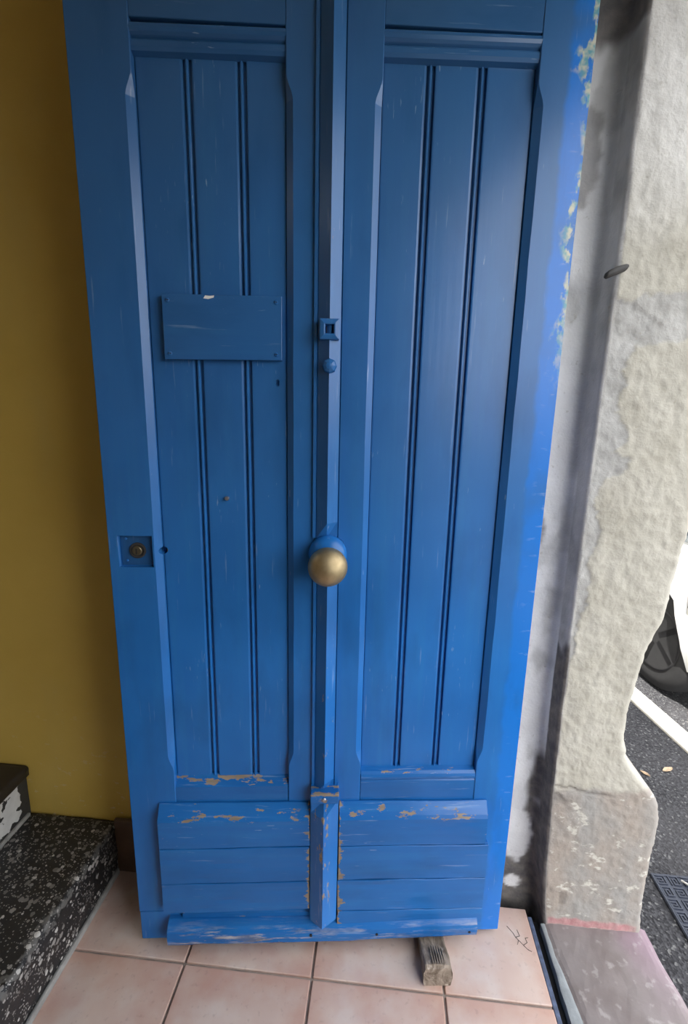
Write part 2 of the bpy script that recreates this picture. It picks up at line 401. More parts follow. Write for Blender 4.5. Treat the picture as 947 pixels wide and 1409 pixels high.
for z in ZS:
    xe, xo = interp(XE, max(z, 0)), interp(XO, max(z, 0))
    P = []   # x, y, nx, ny, tag
    BY = WALL_Y+.034
    for i in range(22): P.append((.300+(xe-.026-.300)*i/21, WALL_Y+.034*sstep(.32, .37, .300+(xe-.026-.300)*i/21), 0, -1, 'b'))
    for i in range(1, 6):
        a = math.pi/2*i/6; P.append((xe-.026+.024*math.sin(a), BY-.022+.022*math.cos(a), -.7, -.7, 'b'))
    for i in range(5): P.append((xe-.002+.002*i/5, BY-.022-(BY-.022-1.113)*i/5, -1, 0, 's'))
    for i in range(6):
        a = math.pi/2*i/6; P.append((xe+.009*(1-math.cos(a)), 1.112-.010*math.sin(a), -.7, -.7, 's'))
    for i in range(70): P.append((xe+.010+(xo-.020-xe-.010)*i/69, 1.101, 0, -1, 'r'))
    for i in range(1, 8):
        a = math.pi/2*i/8; P.append((xo-.020+.020*math.sin(a), 1.101+.020*(1-math.cos(a)), .7, -.7, 'o'))
    for i in range(12): P.append((xo, 1.121+.15*i/11, 1, 0, 'o'))
    P.append((xo, 1.6, 1, 0, 'o')); P.append((xo, 4.5, 1, 0, 'o'))
    ncol = len(P)
    for (x, y, nx_, ny_, t) in P:
        s = x+y*.7
        d = .0025*fbm(s*7, z*5, 1)+.0010*fbm(s*40, z*40, 2)
        pe = di_sh = pl = rd = 0.0; wh = .55*sstep(1.78, 2.0, z+.12*nz(s*6, z*3, 9))
        if t in 'ro':
            edge = interp(PEELX, z)+.012*fbm(z*22, 4.4)+.008*fbm(z*70, s*40)
            k = sstep(edge+.0025, edge-.0025, x)
            # diagonal repaired band higher up
            zc = 1.60+.22*(x-.50)+.018*fbm(x*14, 2.2)
            band = sstep(.050, .044, abs(z-zc)+.012*fbm(x*25, z*25, 3)) * sstep(.485, .50, x)
            pe = max(k, band*.9)
            pl = sstep(.455, .430, z+.014*fbm(x*18, 7.7)+.10*(x-.5)*(-1))
            pl *= 1
            d += -.0022*k-.0012*band
            crack = sstep(.0045, .001, abs(z-(.455-.13*(x-.48)+.010*fbm(x*24, 1.1)))) * sstep(.66, .60, x)
            d -= .004*crack; di_sh = max(di_sh, .55*crack)
            tri = sstep(.018, .008, abs(z-(.415+.02*nz(x*30)))+.5*max(0, x-.505)) * sstep(.545, .50, x)
            di_sh = max(di_sh, .45*tri); d -= .003*tri
            d += (.0022*fbm(x*16, z*16, 8)+.0016*fbm(x*55, z*55, 8))*(1-.5*wh)
            rd = sstep(.031, .024, z+.008*nz(x*40))*sstep(.505, .515, x)*sstep(.002, .006, z)*sstep(.77, .72, x)
            if t == 'o': rd = 0
            if z < .35: di_sh = max(di_sh, .45*sstep(.07, .055, abs(z-.12)+.03*fbm(x*20, z*20))*sstep(.555, .550, x)*sstep(.53, .535, x)*sstep(.025, .018, abs(z-.10)))
            wh = max(wh, .8*sstep(.05, .035, z+.02*fbm(x*30, 5))*(1-rd)) if z < .1 else wh
        else:
            pe = .55*sstep(.15, .45, fbm(s*9, z*5, 6)); wh = 1.0
            lowd = .30+.26*fbm(s*10, z*5, 4)+(.62 if t == 's' else .15*sstep(.40, .47, x))
            di_sh = sstep(lowd+.05, lowd-.08, z)*.93
            if t == 's': di_sh = max(di_sh, .42+.28*fbm(s*8, z*6, 2))
            elif x > .44: di_sh = max(di_sh, .40*sstep(.44, .462, x)*sstep(-.25, .35, fbm(z*2.3, 3.3)+.15))
            # pale islands inside the dirt
            isl = sstep(.045, .035, math.hypot(x-.425, (z-.22)*.45)+.006*fbm(x*40, z*40))
            isl2 = sstep(.028, .02, math.hypot(x-.425, (z-.055))+.008*fbm(x*40, z*40))
            di_sh *= 1-.92*max(isl, isl2)
            # old hinge mortise
            mo = sstep(.040, .030, math.hypot((x-.392)*2.2, (z-1.125)*.9)+.006*fbm(x*50, z*50))
            di_sh = max(di_sh, .72*mo); d -= .006*mo
            sm = sstep(.06, .045, math.hypot((x-.405)*1.6, (z-1.95)*.55)+.015*fbm(x*30, z*20))
            di_sh = max(di_sh, .55*sm)
            di_sh = max(di_sh, .85*sstep(2.13, 2.17, z+.025*fbm(s*14, z*8, 12)))  # lintel shadow with drip stain, put into the colour at the strip's top
        V.append((x+nx_*d, y+ny_*d, z)); zone.append((max(0, pe), max(0, min(1, di_sh)), max(0, pl))); red.append(rd); white.append(wh)
F = []
for k in range(len(ZS)-1):
    for i in range(ncol-1):
        a = k*ncol+i; F.append((a, a+1, a+ncol+1, a+ncol))
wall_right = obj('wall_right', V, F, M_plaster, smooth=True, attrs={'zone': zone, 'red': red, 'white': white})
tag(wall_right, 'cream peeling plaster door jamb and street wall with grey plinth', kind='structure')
# wall core behind the jamb, the wall over the door and the nearer jamb
core = obj('wall_core', *box(.32, .62, 1.20, 4.5, -.15, 2.36), M_plaster, wall_right)
over = obj('lintel_wall', *box(.464, .75, -2.75, 4.5, 2.355, 4.2), M_plaster, wall_right, bevel=.01)
fill = obj('wall_head', *box(.300, .466, WALL_Y+.006, 1.39, 2.350, 2.76), M_plaster, wall_right)
nearj = obj('near_jamb', *box(.464, .75, -2.75, -.50, -.15, 2.355), M_plaster, wall_right, bevel=.01)

# threshold: steel strip, dark gap, stone slab with a pale edge
tr = obj('trim_1', *box(RX+.001, RX+.013, -.95, 1.12, -.03, -.002), M_bluesteel, bevel=.002); tag(tr, 'blue-grey steel strip between tiles and threshold stone', kind='structure')
V, F, n_ = [], [], 40
def slab_rows(xl, xr, y0, y1, z0, z1, ny=60, nx=24, amp=.0022, seed=0, dr=.006):
    V, F = [], []
    for j in range(ny+1):
        y = y0+(y1-y0)*j/ny; a, b = xl(y), xr(y)
        for i in range(nx+1):
            x = a+(b-a)*i/nx
            e = min(i, nx-i)/2.0; drop = dr*max(0, 1-e)**2
            V.append((x, y, z1-drop+amp*fbm(x*9, y*9, seed)+amp*.4*fbm(x*40, y*40, seed)))
    n = nx+1; top = len(V)
    for j in range(ny):
        for i in range(nx): F.append((j*n+i, j*n+i+1, (j+1)*n+i+1, (j+1)*n+i))
    per = [j*n for j in range(ny+1)]+[ny*n+i for i in range(1, n)]+[j*n+nx for j in range(ny-1, -1, -1)]+[i for i in range(nx-1, 0, -1)]
    base = {}
    for k in per: base[k] = len(V); V.append((V[k][0], V[k][1], z0))
    for a, b in zip(per, per[1:]+per[:1]): F.append((a, b, base[b], base[a]))
    return V, F
sl = obj('threshold', *slab_rows(lambda y: .502+.018*sstep(1.08, .85, y)+.003*nz(y*30), lambda y: .782+.066*min(.4, max(0, 1.05-y))+.004*nz(y*12), -.95, 1.115, -.06, .004, 110), M_slab, smooth=False)
tag(sl, 'worn mauve-grey threshold stone below the plaster jamb', kind='structure')
ed = obj('pale_edge', *slab_rows(lambda y: .4925+.003*nz(y*25), lambda y: .503+.019*sstep(1.08, .85, y)+.003*nz(y*30), -.95, 1.10, -.06, .004, 130, 6, .002, 5, .0012), M_pale, sl)
gap = obj('joint', *box(RX+.013, .4925, -.95, 1.12, -.06, -.022), M_black, sl)

# outside ground
def kx(y): return 1.380-(y-2.13)*.1405      # near edge of the kerb
pave = obj('pavement', [(.60, -8, -.052), (kx(-8), -8, -.052), (kx(7.2), 7.2, -.052), (.60, 7.2, -.052), (.60, -8, -.30), (kx(-8), -8, -.30), (kx(7.2), 7.2, -.30), (.60, 7.2, -.30)],
           [(0, 1, 2, 3), (4, 7, 6, 5), (0, 4, 5, 1), (1, 5, 6, 2), (2, 6, 7, 3), (3, 7, 4, 0)], M_asphalt)
tag(pave, 'dark asphalt pavement outside the doorway', kind='structure')
def band(xa, xb, z0, z1, y0=-8, y1=7.2):
    return [(kx(y)+x, y, z) for z in (z0, z1) for (x, y) in ((xa, y0), (xb, y0), (xb, y1), (xa, y1))], [(0, 1, 2, 3), (4, 7, 6, 5), (0, 4, 5, 1), (1, 5, 6, 2), (2, 6, 7, 3), (3, 7, 4, 0)]
kerb = obj('kerb', *band(.0, .105, -.30, -.040), M_kerb, bevel=.008); tag(kerb, 'pale stone kerb between pavement and road', kind='structure')
road = obj('road', *box(-12, 40, -40, 60, -.40, -.18), M_asphalt); tag(road, 'grey asphalt road beyond the kerb', kind='structure')

CRK = [[(.395, 1.085), (.408, 1.068), (.412, 1.058), (.428, 1.040), (.437, 1.030), (.446, 1.026)], [(.412, 1.058), (.424, 1.062), (.421, 1.078)], [(.428, 1.040), (.440, 1.047), (.438, 1.058), (.446, 1.060)], [(.418, 1.050), (.412, 1.040)]]
for pl_ in CRK:
    parts = []
    for (xa, ya), (xb, yb) in zip(pl_, pl_[1:]):
        d_ = Vector((xb-xa, yb-ya, 0)); n2 = Vector((-d_.y, d_.x, 0)).normalized()*.0006
        q = [(xa-n2.x, ya-n2.y), (xb-n2.x*.6, yb-n2.y*.6), (xb+n2.x*.6, yb+n2.y*.6), (xa+n2.x, ya+n2.y)]
        parts.append(([(x, y, z) for z in (-.002, .0010) for x, y in q], [(0, 1, 2, 3), (4, 7, 6, 5), (0, 4, 5, 1), (1, 5, 6, 2), (2, 6, 7, 3), (3, 7, 4, 0)]))
    obj('crack', *merge(*parts), M_dark, fl)

# ================================================================== STAIRS
st = empty('staircase', (-.78, .60, 0)); tag(st, 'black terrazzo stairs climbing along the ochre wall', 'stairs')
RISE, GO, SY0, SY1 = .17, .28, .06, WALL_Y-.001
def stair_part(name, v, f, mat, **k):
    o = obj(name, [(x+.78, y-.60, z) for x, y, z in v], f, mat, st, **k); return o
# bottom step, a solid terrazzo block with worn rounded nosing
def step_block(xf, xb, z0, z1, seed):
    rings, wear = [], []
    prof = [(xb, z0), (xf, z0)]
    for k in range(1, 9): prof.append((xf, z0+(z1-z0-.012)*k/8))
    for k in range(1, 6):
        a = math.pi/2*k/5; prof.append((xf-.012+.012*math.cos(a), z1-.012+.012*math.sin(a)))
    for k in range(1, 13): prof.append((xf-.012+(xb-xf+.012)*k/12, z1))
    for j in range(91):
        y = SY0+(SY1-SY0)*j/90; r = []
        for (x, z) in prof:
            nose = math.exp(-((x-xf)**2+(z-z1)**2)/.0008)
            dx = .0035*fbm(y*14, z*20, seed)*(x > xb+.001)+(-.010*max(0, fbm(y*9, 3, seed+3)))*nose
            dz = (.002*fbm(x*12, y*12, seed+1)-.007*max(0, fbm(y*9, 3, seed+3))*nose) if z > z0+.01 else 0
            r.append((x+dx, y, z+dz)); wear.append(min(1, nose*1.2))
        rings.append(r)
    v, f = loft(rings); return v, f, wear
v, f, w = step_block(-.772, -1.10, .0, RISE, 1)
stair_part('step', v, f, M_terrazzo, smooth=True, attrs={'wear': w})
stair_part('base_strip', *box(-.773, -.764, SY0, SY1-.02, 0, .020), M_concrete, bevel=.003)
for k in range(2, 8):
    xf = -.772-GO*(k-1)+.012
    # painted riser
    n = 30; V, Wt = [], []
    rz0, rz1 = RISE*(k-1), RISE*k-.03
    for j in range(61):
        y = SY0+(SY1-SY0)*j/60
        for i in range(13):
            z = rz0+(rz1-rz0)*i/12; V.append((xf-.012+.0015*fbm(y*10, z*10, k), y, z))
            Wt.append(.9*sstep(.05, .0, SY1-y-.006)+.5*sstep(.05, .0, z-rz0))
    F = [(j*13+i, j*13+i+1, (j+1)*13+i+1, (j+1)*13+i) for j in range(60) for i in range(12)]
    n0 = len(V); bx = box(xf-.10, xf-.02, SY0, SY1, rz0, rz1); V += bx[0]; F += [tuple(i+n0 for i in q) for q in bx[1]]; Wt += [0]*8
    stair_part('riser', V, F, M_riser, attrs={'wear': Wt})
    v, f, w = step_block(xf, xf-GO-.03, RISE*k-.032, RISE*k, 10+k)
    stair_part('tread', v, f, M_treadshade, smooth=True, attrs={'wear': [x*.2 for x in w]})
    if k == 2:
        stair_part('base_strip', *box(xf-.014, xf-.004, SY0, SY1-.01, RISE, RISE+.012), M_concrete, bevel=.003)
    stair_part('carcass', *box(xf-GO-.03, xf-.03, SY0+.004, SY1, 0, RISE*k-.033), M_concrete)

# ================================================================== THE BLUE DOOR
TH = math.radians(7.3025)
door = empty('door_1', (-.5958545, .9353778, 0), TH)
tag(door, 'tall blue panelled wooden door standing open, with brass ball knob and worn kick boards', 'door', kind='structure')
T = .042; ZT = 2.33
def D(name, vf, mat, parent=door, **k): return obj(name, vf[0], vf[1], mat, parent, **k)

CH = .0120
def chamf(z, zlo, zhi):   # stopped chamfer amount 0..1
    return sstep(zlo-.012, zlo+.035, z)*sstep(zhi+.012, zhi-.030, z)
def zlist(z0, z1, marks, n=30):
    s = set([z0, z1]+[z0+(z1-z0)*i/n for i in range(n+1)])
    for a in marks:
        for d in (-.012, -.005, .003, .011, .02, .028, .036): s.add(a+d); s.add(a-d)
    return sorted(z for z in s if z0 <= z <= z1)
def stile(u0, u1, z0, z1, lc, rc, zlo, zhi, wav=.0012, seed=0):
    rings = []
    for z in zlist(z0, z1, (zlo, zhi)):
        k = chamf(z, zlo, zhi); a = CH*k*lc; b = CH*k*rc; dl = .0015+.0100*k*lc; dr = .0015+.0100*k*rc
        w = wav*nz(z*4, seed); w2 = wav*nz(z*9, seed+5)
        rings.append([(u0+a+.0015+w2*(lc > 0), 0, z), (u1-b-.0015+w*(rc > 0), 0, z), (u1+w*0, dr, z), (u1, T, z), (u0, T, z), (u0, dl, z)])
    return loft(rings)
# outer stile with lock
ls = D('stile', stile(0, .113, .112, ZT, 0, 1, .545, 1.995, seed=1), M_paint)
lock_rec = box(.0205, .0955, -.02, .013, 1.060, 1.132)
hole = lathe([(-.03, .0085), (.035, .0085)], (.1145, 0, 1.0955), 'Y', 16)
cut(ls, [lock_rec, hole])
D('stile_foot', stile(.0015, .113, .022, .110, 0, 0, .5, .5), M_paint)
D('stile', stile(.864, .966, .022, ZT, 1, 0, .560, 2.010, seed=2), M_stile_r, attrs=None)
D('muntin', stile(.392, .572, .43, ZT, 1, 1, .555, 2.000, seed=3), M_paint)
# rails
D('top_rail', box(.113, .392, .001, T, 2.088, ZT), M_paint_x, bevel=.0015)
D('top_rail', box(.572, .864, .001, T, 2.098, ZT), M_paint_x, bevel=.0015)
def roll_mould(u0, u1, z1, tilt):   # double roll under the top rail
    prof = [(.018, -.048), (.006, -.044), (.003, -.038), (.003, -.029), (.0065, -.0245), (.009, -.023), (.005, -.020), (.0015, -.016), (.0, -.010), (.0015, -.004), (.006, 0), (.020, 0)]
    return loft([[(u, y, z1+dz+tilt*(u-u0)) for (y, dz) in prof] for u in (u0, (u0+u1)/2, u1)])
D('panel_moulding', roll_mould(.1115, .3935, 2.083, .012), M_paint_x)
D('panel_moulding', roll_mould(.5705, .8655, 2.094, .012), M_paint_x)
# tongue-and-groove boards
YB = .017
def board(u0, u1, z0, z1, bead, seed):
    pts = [(u0+.0012, YB), (u0+.004, YB-.0006)]
    if bead:
        b = u1-.0165
        pts += [(b-.004, YB), (b, YB+.0012), (b+.0012, YB+.0065), (b+.0035, YB+.0065), (b+.0045, YB+.0015), (b+.0065, YB-.0012), (b+.0090, YB-.0012), (b+.0110, YB+.0018), (b+.0118, YB+.0075), (b+.0160, YB+.0075)]
    else: pts += [(u1-.001, YB)]
    pts += [(u1, YB+.012), (u0, YB+.012)]
    rings = []
    for i in range(41):
        z = z0+(z1-z0)*i/40
        rings.append([(u+.0009*nz(z*3, seed)*(0 < k < len(pts)-2), y+(.0006*nz(u*25, z*5, seed) if y < YB+.001 else 0), z) for k, (u, y) in enumerate(pts)])
    return loft(rings)
L = [.1135, .2165, .317, .3915]; Rb = [.5725, .6715, .7705, .8635]
for k in range(3):
    o = D('board', board(L[k], L[k+1], .492, 2.060, k < 2, k), M_paint)
    if k == 0: cut(o, [hole])
    if k == 2: cut(o, [lathe([(-.03, .0042), (.024, .0042)], (.3715, 0, 1.4665), 'Y', 10), lathe([(-.03, .0040), (.024, .0040)], (.3712, 0, 1.4605), 'Y', 10)])
for k in range(3): D('board', board(Rb[k], Rb[k+1], .512, 2.070, k < 2, 10+k), M_paint)
# middle rails with bevelled or rounded top edge
def rail_prof(u0, u1, prof, n=24, seed=0, w=.0):
    rings, wear = [], []
    for i in range(n+1):
        u = u0+(u1-u0)*i/n; r = []
        for (y, z, wr) in prof: r.append((u, y+.0006*nz(u*20, z*20, seed), z+.0012*nz(u*9, z*3, seed))); wear.append(wr)
        rings.append(r)
    v, f = loft(rings); return v, f, wear
v, f, w = rail_prof(.1045, .3905, [(T, .42, 0), (.002, .42, 0), (.001, .470, 0), (.001, .488, .0), (.004, .492, .62), (.017, .509, .70), (.020, .512, .3), (T, .512, 0)], seed=1); obj('mid_rail', v, f, M_paint_x, door, attrs={'wear': w})
v, f, w = rail_prof(.5735, .8635, [(T, .42, 0), (.002, .42, 0), (.002, .498, 0), (.004, .501, 0), (.000, .506, .1), (-.001, .512, .3), (.001, .519, .4), (.006, .525, .5), (.018, .530, .3), (T, .530, 0)], seed=2); obj('mid_rail', v, f, M_paint_x, door, attrs={'wear': w})
D('bottom_rail', box(.113, .864, .003, T, .036, .4195), M_paint_x, bevel=.002)
v, f, w = rail_prof(.114, .450, [(.003, .060, 0), (-.006, .060, .2), (-.007, .106, .2), (-.004, .112, .4), (.003, .114, .2)], seed=4); obj('backing_rail', v, f, M_paint_x, door, attrs={'wear': w})

# kick boards: three at one side, four at the other
def plank(u0, u1, z0, z1, z0b, z1b, top_bevel, ends, seed, Y=-.024):
    """z0..z1 at u0, z0b..z1b at u1; ends = wear at (u0, u1)"""
    n, mrow = 46, 7; rings, wear = [], []
    for i in range(n+1):
        t = i/n; u = u0+(u1-u0)*t; za, zb = z0+(z0b-z0)*t, z1+(z1b-z1)*t; r = []
        def add(y, z, wr):
            e0 = math.exp(-(u-u0)/.016)*ends[0]; e1 = math.exp(-(u1-u)/.016)*ends[1]
            jit = 0
            if i == 0: jit = .0035*ends[0]*(nz(z*70, seed)+.6)
            if i == n: jit = -.0035*ends[1]*(nz(z*70, seed+3)+.6)
            gouge = .0018*max(0, fbm(u*6, z*60, seed+8))
            r.append((u+jit, y+gouge*(y < -.01)+.0006*nz(u*12, z*30, seed), z)); wear.append(min(1, max(e0, e1, wr)))
        wz = .0016*fbm(u*11, seed*3.3); wz2 = .0016*fbm(u*11, seed*3.3+7)
        add(-.0005, za+wz, 0); add(Y+.0012, za+wz, .2); add(Y, za+wz+.0012, .18)
        hi = zb-(.037 if top_bevel else .0012)
        for k in range(1, mrow): add(Y, za+(hi-za)*k/mrow, 0)
        if top_bevel:
            add(Y, hi, .45); add(Y+.004, hi+.010, .62); add(Y+.014, zb-.010, .42); add(-.004, zb+wz2, .35); add(-.0005, zb+wz2, .2)
        else:
            add(Y, hi+wz2, .16); add(Y+.0012, zb+wz2, .2); add(-.0005, zb+wz2, 0)
        rings.append(r)
    v, f = loft(rings); return v, f, wear
for (a, b, c, d_, tb, s) in ((.3306, .4470, .3341, .4450, True, 1), (.2251, .3278, .2261, .3312, False, 2), (.1310, .2222, .1360, .2232, False, 3)):
    v, f, w = plank(.0720, .4475, a, b, c, d_, tb, (.25, .95), s); obj('kick_board', v, f, M_paint_x, door, attrs={'wear': w})
for (a, b, c, d_, tb, s) in ((.3324, .4460, .3291, .4430, True, 5), (.2268, .3296, .2256, .3263, False, 6), (.1284, .2240, .1268, .2228, False, 7), (.0850, .1256, .0780, .1240, False, 8)):
    v, f, w = plank(.5185, .8980 if s == 5 else .9060, a, b, c, d_, tb, (.95, .28), s); obj('kick_board', v, f, M_paint_x, door, attrs={'wear': w})
# weather bar
def sill():
    rings, wear = [], []; scr = []; n = 70; U0, U1 = .0800, .8930
    prof = [(.004, .036), (-.020, .036), (-.031, .040), (-.036, .050), (-.036, .066), (-.033, .078), (-.024, .090), (-.010, .097), (.004, .100)]
    wz = [.1, .45, .5, .34, .28, .16, .1, .05, 0]
    for i in range(n+1):
        u = U0+(U1-U0)*i/n; t = i/n; sag = -.006*math.sin(math.pi*t)+.006*t
        r = []
        for (y, z), w in zip(prof, wz):
            jj = .003*nz(z*90, 2)*(1 if i == 0 else -1 if i == n else 0)
            g = .0022*max(0, fbm(u*7, z*45, 5))
            r.append((u+jj, y+g*(y < -.01)+.0012*nz(u*14, z*20, 6), z+sag+.0022*fbm(u*10, 8.2)*(z < .05)))
            wear.append(w*(.75+.4*math.sin(math.pi*t))*(1.1 if u < .42 else .8))
            scr.append((1.0 if .039 < z < .08 else .15)*max(0, min(1, .62*sstep(.09, .14, u)*sstep(.60, .30, u)+.45*fbm(u*6, 4.1)+.42)))
        rings.append(r)
    v, f = loft(rings); return v, f, wear, scr
v, f, w, sc_ = sill(); wb_ = obj('weather_bar', v, f, M_paint_x, door, attrs={'wear': w, 'scrape': sc_})
for (u, z) in ((.452, .066), (.625, .064), (.872, .064)):
    D('nail_hole', lathe([(-.0372, .0035), (-.030, .003)], (u, 0, z), 'Y', 10), M_black, wb_)

# central moulding: two ridged lengths with hipped ends
def ridge(uc, hw, base, peak, z0, z1, hip0, hip1, fil=.0075):
    def ring(z, p, sl=0): return [(uc-hw, .001, z), (uc-hw, -base, z), (uc-hw+fil-.0015, -base, z), (uc-hw+fil, -base+.003, z), (uc-hw+fil+.0015, -base, z), (uc, -p, z), (uc+hw-fil-.0015, -base, z), (uc+hw-fil, -base+.003, z), (uc+hw-fil+.0015, -base, z), (uc+hw, -base, z), (uc+hw, .001, z)]
    zs = [(z0, base if hip0 else peak)]
    if hip0: zs.append((z0+hip0, peak))
    n = 24; a, b = z0+hip0, z1-hip1
    for i in range(1, n): zs.append((a+(b-a)*i/n, peak+.0008*nz(i*.9, z0)))
    if hip1: zs.append((z1-hip1, peak))
    zs.append((z1, base if hip1 else peak))
    wear = []
    for z, p in zs: wear += [0, .1, .1, 0, .1, .42 if z < 1.03 else .18, .15, 0, .1, .1, 0]
    v, f = loft([ring(z, p) for z, p in zs]); return v, f, wear
v, f, w = ridge(.4790, .0315, .007, .027, 1.134, ZT, .036, 0); obj('cover_strip', v, f, M_paint, door, attrs={'wear': w})
v, f, w = ridge(.4815, .0315, .007, .027, .476, 1.060, .040, 0); obj('cover_strip', v, f, M_paint, door, attrs={'wear': w})
# lower block with iron band
def lower_block():
    uc, hw = .4825, .0345; z0, z1 = .103, .470
    rings, wear = [], []
    for z, p in [(z0, .050)]+[(z0+(z1-.030-z0)*i/20, .050+.001*nz(i, 3)) for i in range(1, 20)]+[(z1-.034, .050), (z1, .027)]:
        rings.append([(uc-hw, .001, z), (uc-hw, -.0235, z), (uc-hw+.002, -.0255, z), (uc-.002, -p, z), (uc+hw-.002, -.0255, z), (uc+hw, -.0235, z), (uc+hw, .001, z)])
        wear += [0, .2, .2, .58, .2, .45, 0]
    v, f = loft(rings); return v, f, wear
v, f, w = lower_block(); lb = obj('plinth_block', v, f, M_paint, door, attrs={'wear': w})
bx = box(.4480, .5175, -.0375, .001, .4705, .4975); iron = obj('iron_band', *bx, M_paint_x, lb, bevel=.002)
iron.data.attributes.new('wear', 'FLOAT', 'POINT').data.foreach_set('value', [.15, .2, 0, 0, .85, .95, .3, .3])
D('screw', lathe([(-.0400, .0015), (-.0398, .0034), (-.0385, .0046), (-.036, .0048)], (.4815, 0, .4835), 'Y', 14), M_steel, lb)

# small square socket and domed stud on the strip
def socket():
    uc, zc, h, wi, y0, y1 = .4785, 1.5665, .0195, .0085, -.0335, -.006
    o_, i_ = h, wi
    fr = [(uc-o_, y0+.003, zc-o_), (uc+o_, y0+.003, zc-o_), (uc+o_, y0+.003, zc+o_), (uc-o_, y0+.003, zc+o_)]
    fi = [(uc-i_*1.25, y0, zc-i_*1.25), (uc+i_*1.25, y0, zc-i_*1.25), (uc+i_*1.25, y0, zc+i_*1.25), (uc-i_*1.25, y0, zc+i_*1.25)]
    fj = [(x+(uc-x)*.2, y0+.001, z+(zc-z)*.2) for x, _, z in fi]
    bi = [(x, y0+.014, z) for x, _, z in fj]; bo = [(x, y1, z) for x, _, z in fr]
    V = bo+fr+fi+fj+bi; F = []
    for r in range(4):
        for k in range(4): F.append((r*4+k, r*4+(k+1) % 4, (r+1)*4+(k+1) % 4, (r+1)*4+k))
    F.append((16, 17, 18, 19)); F.append((3, 2, 1, 0)); return V, F
so = D('square_socket', socket(), M_iron_blue, bevel=.0012)
D('socket_core', box(.4722, .4848, -.0225, -.018, 1.5600, 1.5730), M_black, so)
D('stud', lathe([(-.0385, .002), (-.0375, .007), (-.034, .0125), (-.029, .0150), (-.010, .0155)], (.4795, 0, 1.4965), 'Y', 8), M_iron_blue)
# brass knob on its painted rose
kn = empty('knob', (.4815, 0, 1.086)); kn.parent = door; kn['label'] = 'dull brass ball knob on a blue rose'
D('rose', lathe([(-.038, .012), (-.0375, .020), (-.033, .034), (-.026, .0405), (-.016, .0425), (.0, .0430)], (0, 0, .012), 'Y', 40), M_iron_blue, kn, smooth=True)
D('stem', lathe([(-.070, .013), (-.036, .014), (-.020, .018)], (0, 0, .003), 'Y', 24), M_brass, kn, smooth=True)
prof = [(-.066-.034*math.cos(math.pi*i/22), max(.0008, .0420*math.sin(math.pi*i/22))) for i in range(23)]
D('ball', lathe(prof, (0, 0, 0), 'Y', 48), M_brass, kn, smooth=True)
# lock: plate let into the stile, cylinder
lp = D('lock_plate', box(.0225, .0945, .0112, .0135, 1.062, 1.130), M_paint_dark, bevel=.0008)
D('escutcheon', lathe([(.0100, .0115), (.0075, .0150), (.0080, .0175), (.0125, .0185)], (.0590, 0, 1.0960), 'Y', 28), M_dark, lp)
cy = D('cylinder', lathe([(.0040, .001), (.0040, .0096), (.0050, .0106), (.012, .0108)], (.0590, 0, 1.0965), 'Y', 28), M_lockmetal, lp)
D('keyway', box(.0570, .0595, .0030, .0045, 1.0890, 1.1015), M_black, lp)
for (u, z) in ((.0345, 1.1225), (.0345, 1.0725)): D('rivet', lathe([(.0085, .001), (.0090, .0025), (.0115, .0034)], (u, 0, z), 'Y', 10), M_iron_blue, lp)
# blank name plate with four screws
npl = D('name_plate', ([(.1440, .002, 1.5045), (.3820, .002, 1.5080), (.3825, .002, 1.6310), (.1440, .002, 1.6290), (.1440, .0165, 1.5045), (.3820, .0165, 1.5080), (.3825, .0165, 1.6310), (.1440, .0165, 1.6290)],
        [(0, 1, 2, 3), (7, 6, 5, 4), (0, 4, 5, 1), (1, 5, 6, 2), (2, 6, 7, 3), (3, 7, 4, 0)]), M_paint_x, bevel=.001)
for (u, z) in ((.1555, 1.6175), (.3705, 1.6190), (.1555, 1.5160), (.3705, 1.5190)):
    sc = D('screw', lathe([(-.0006, .001), (-.0004, .0030), (.0010, .0042), (.004, .0044)], (u, 0, z), 'Y', 14), M_iron_blue, npl)
    D('slot', box(u-.0030, u+.0030, -.0010, .0003, z-.0006, z+.0006), M_black, npl)
D('paint_chip', ([(.2265, .0016, 1.6225), (.2360, .0016, 1.6215), (.2470, .0016, 1.6245), (.2480, .0016, 1.6285), (.2390, .0016, 1.6275), (.2300, .0016, 1.6280)]*1, [(0, 1, 2, 3, 4, 5)]), M_white, npl)
# bolt head left on the middle board
D('bolt_head', lathe([(.0085, .001), (.0085, .0042), (.010, .0050), (.018, .0050)], (.2590, 0, 1.2160), 'Y', 8), M_steel)

# ================================================================== LOOSE THINGS
wd = empty('wooden_wedge', (.180, .965, 0), math.radians(5)); tag(wd, 'rough weathered grey wood block wedged under the blue door', 'wood block')
rings = []
for j in range(25):
    t = j/24; y = -.042+.17*t; hw = .036-.004*t; h = .058-.024*sstep(0, .55, t) if t > .02 else .054
    ring = []
    for k in range(28):
        a = 2*math.pi*k/28; c, s = math.cos(a), math.sin(a)
        ex = lambda q: math.copysign(abs(q)**.32, q)
        x, z = hw*ex(c), h*.5+h*.5*ex(s)
        gr = .0022*fbm(x*120, z*120, t*1.5)*(z > .006)
        ring.append((x+gr*c, y+(.006*fbm(x*50, z*50, 3) if j == 0 else 0), max(0.0, z+gr*s)))
    rings.append(ring)
v, f = loft(rings); obj('block', v, f, M_oldwood, wd)
for k in range(6):
    x = -.012+.006*k; ln = .050+.012*nz(k*3.1); z0 = .056
    sp = [[(x+.0016*math.cos(a), -.034+ln*t+.0, .0575-.026*sstep(0, .55, (ln*t+.008)/.17)+.0025+.0018*math.sin(a)+.002*(1-t)) for a in (0, 2.1, 4.2)] for t in (0, .4, .8, 1)]
    v, f = loft(sp); obj('splinter', v, f, M_oldwood, wd)

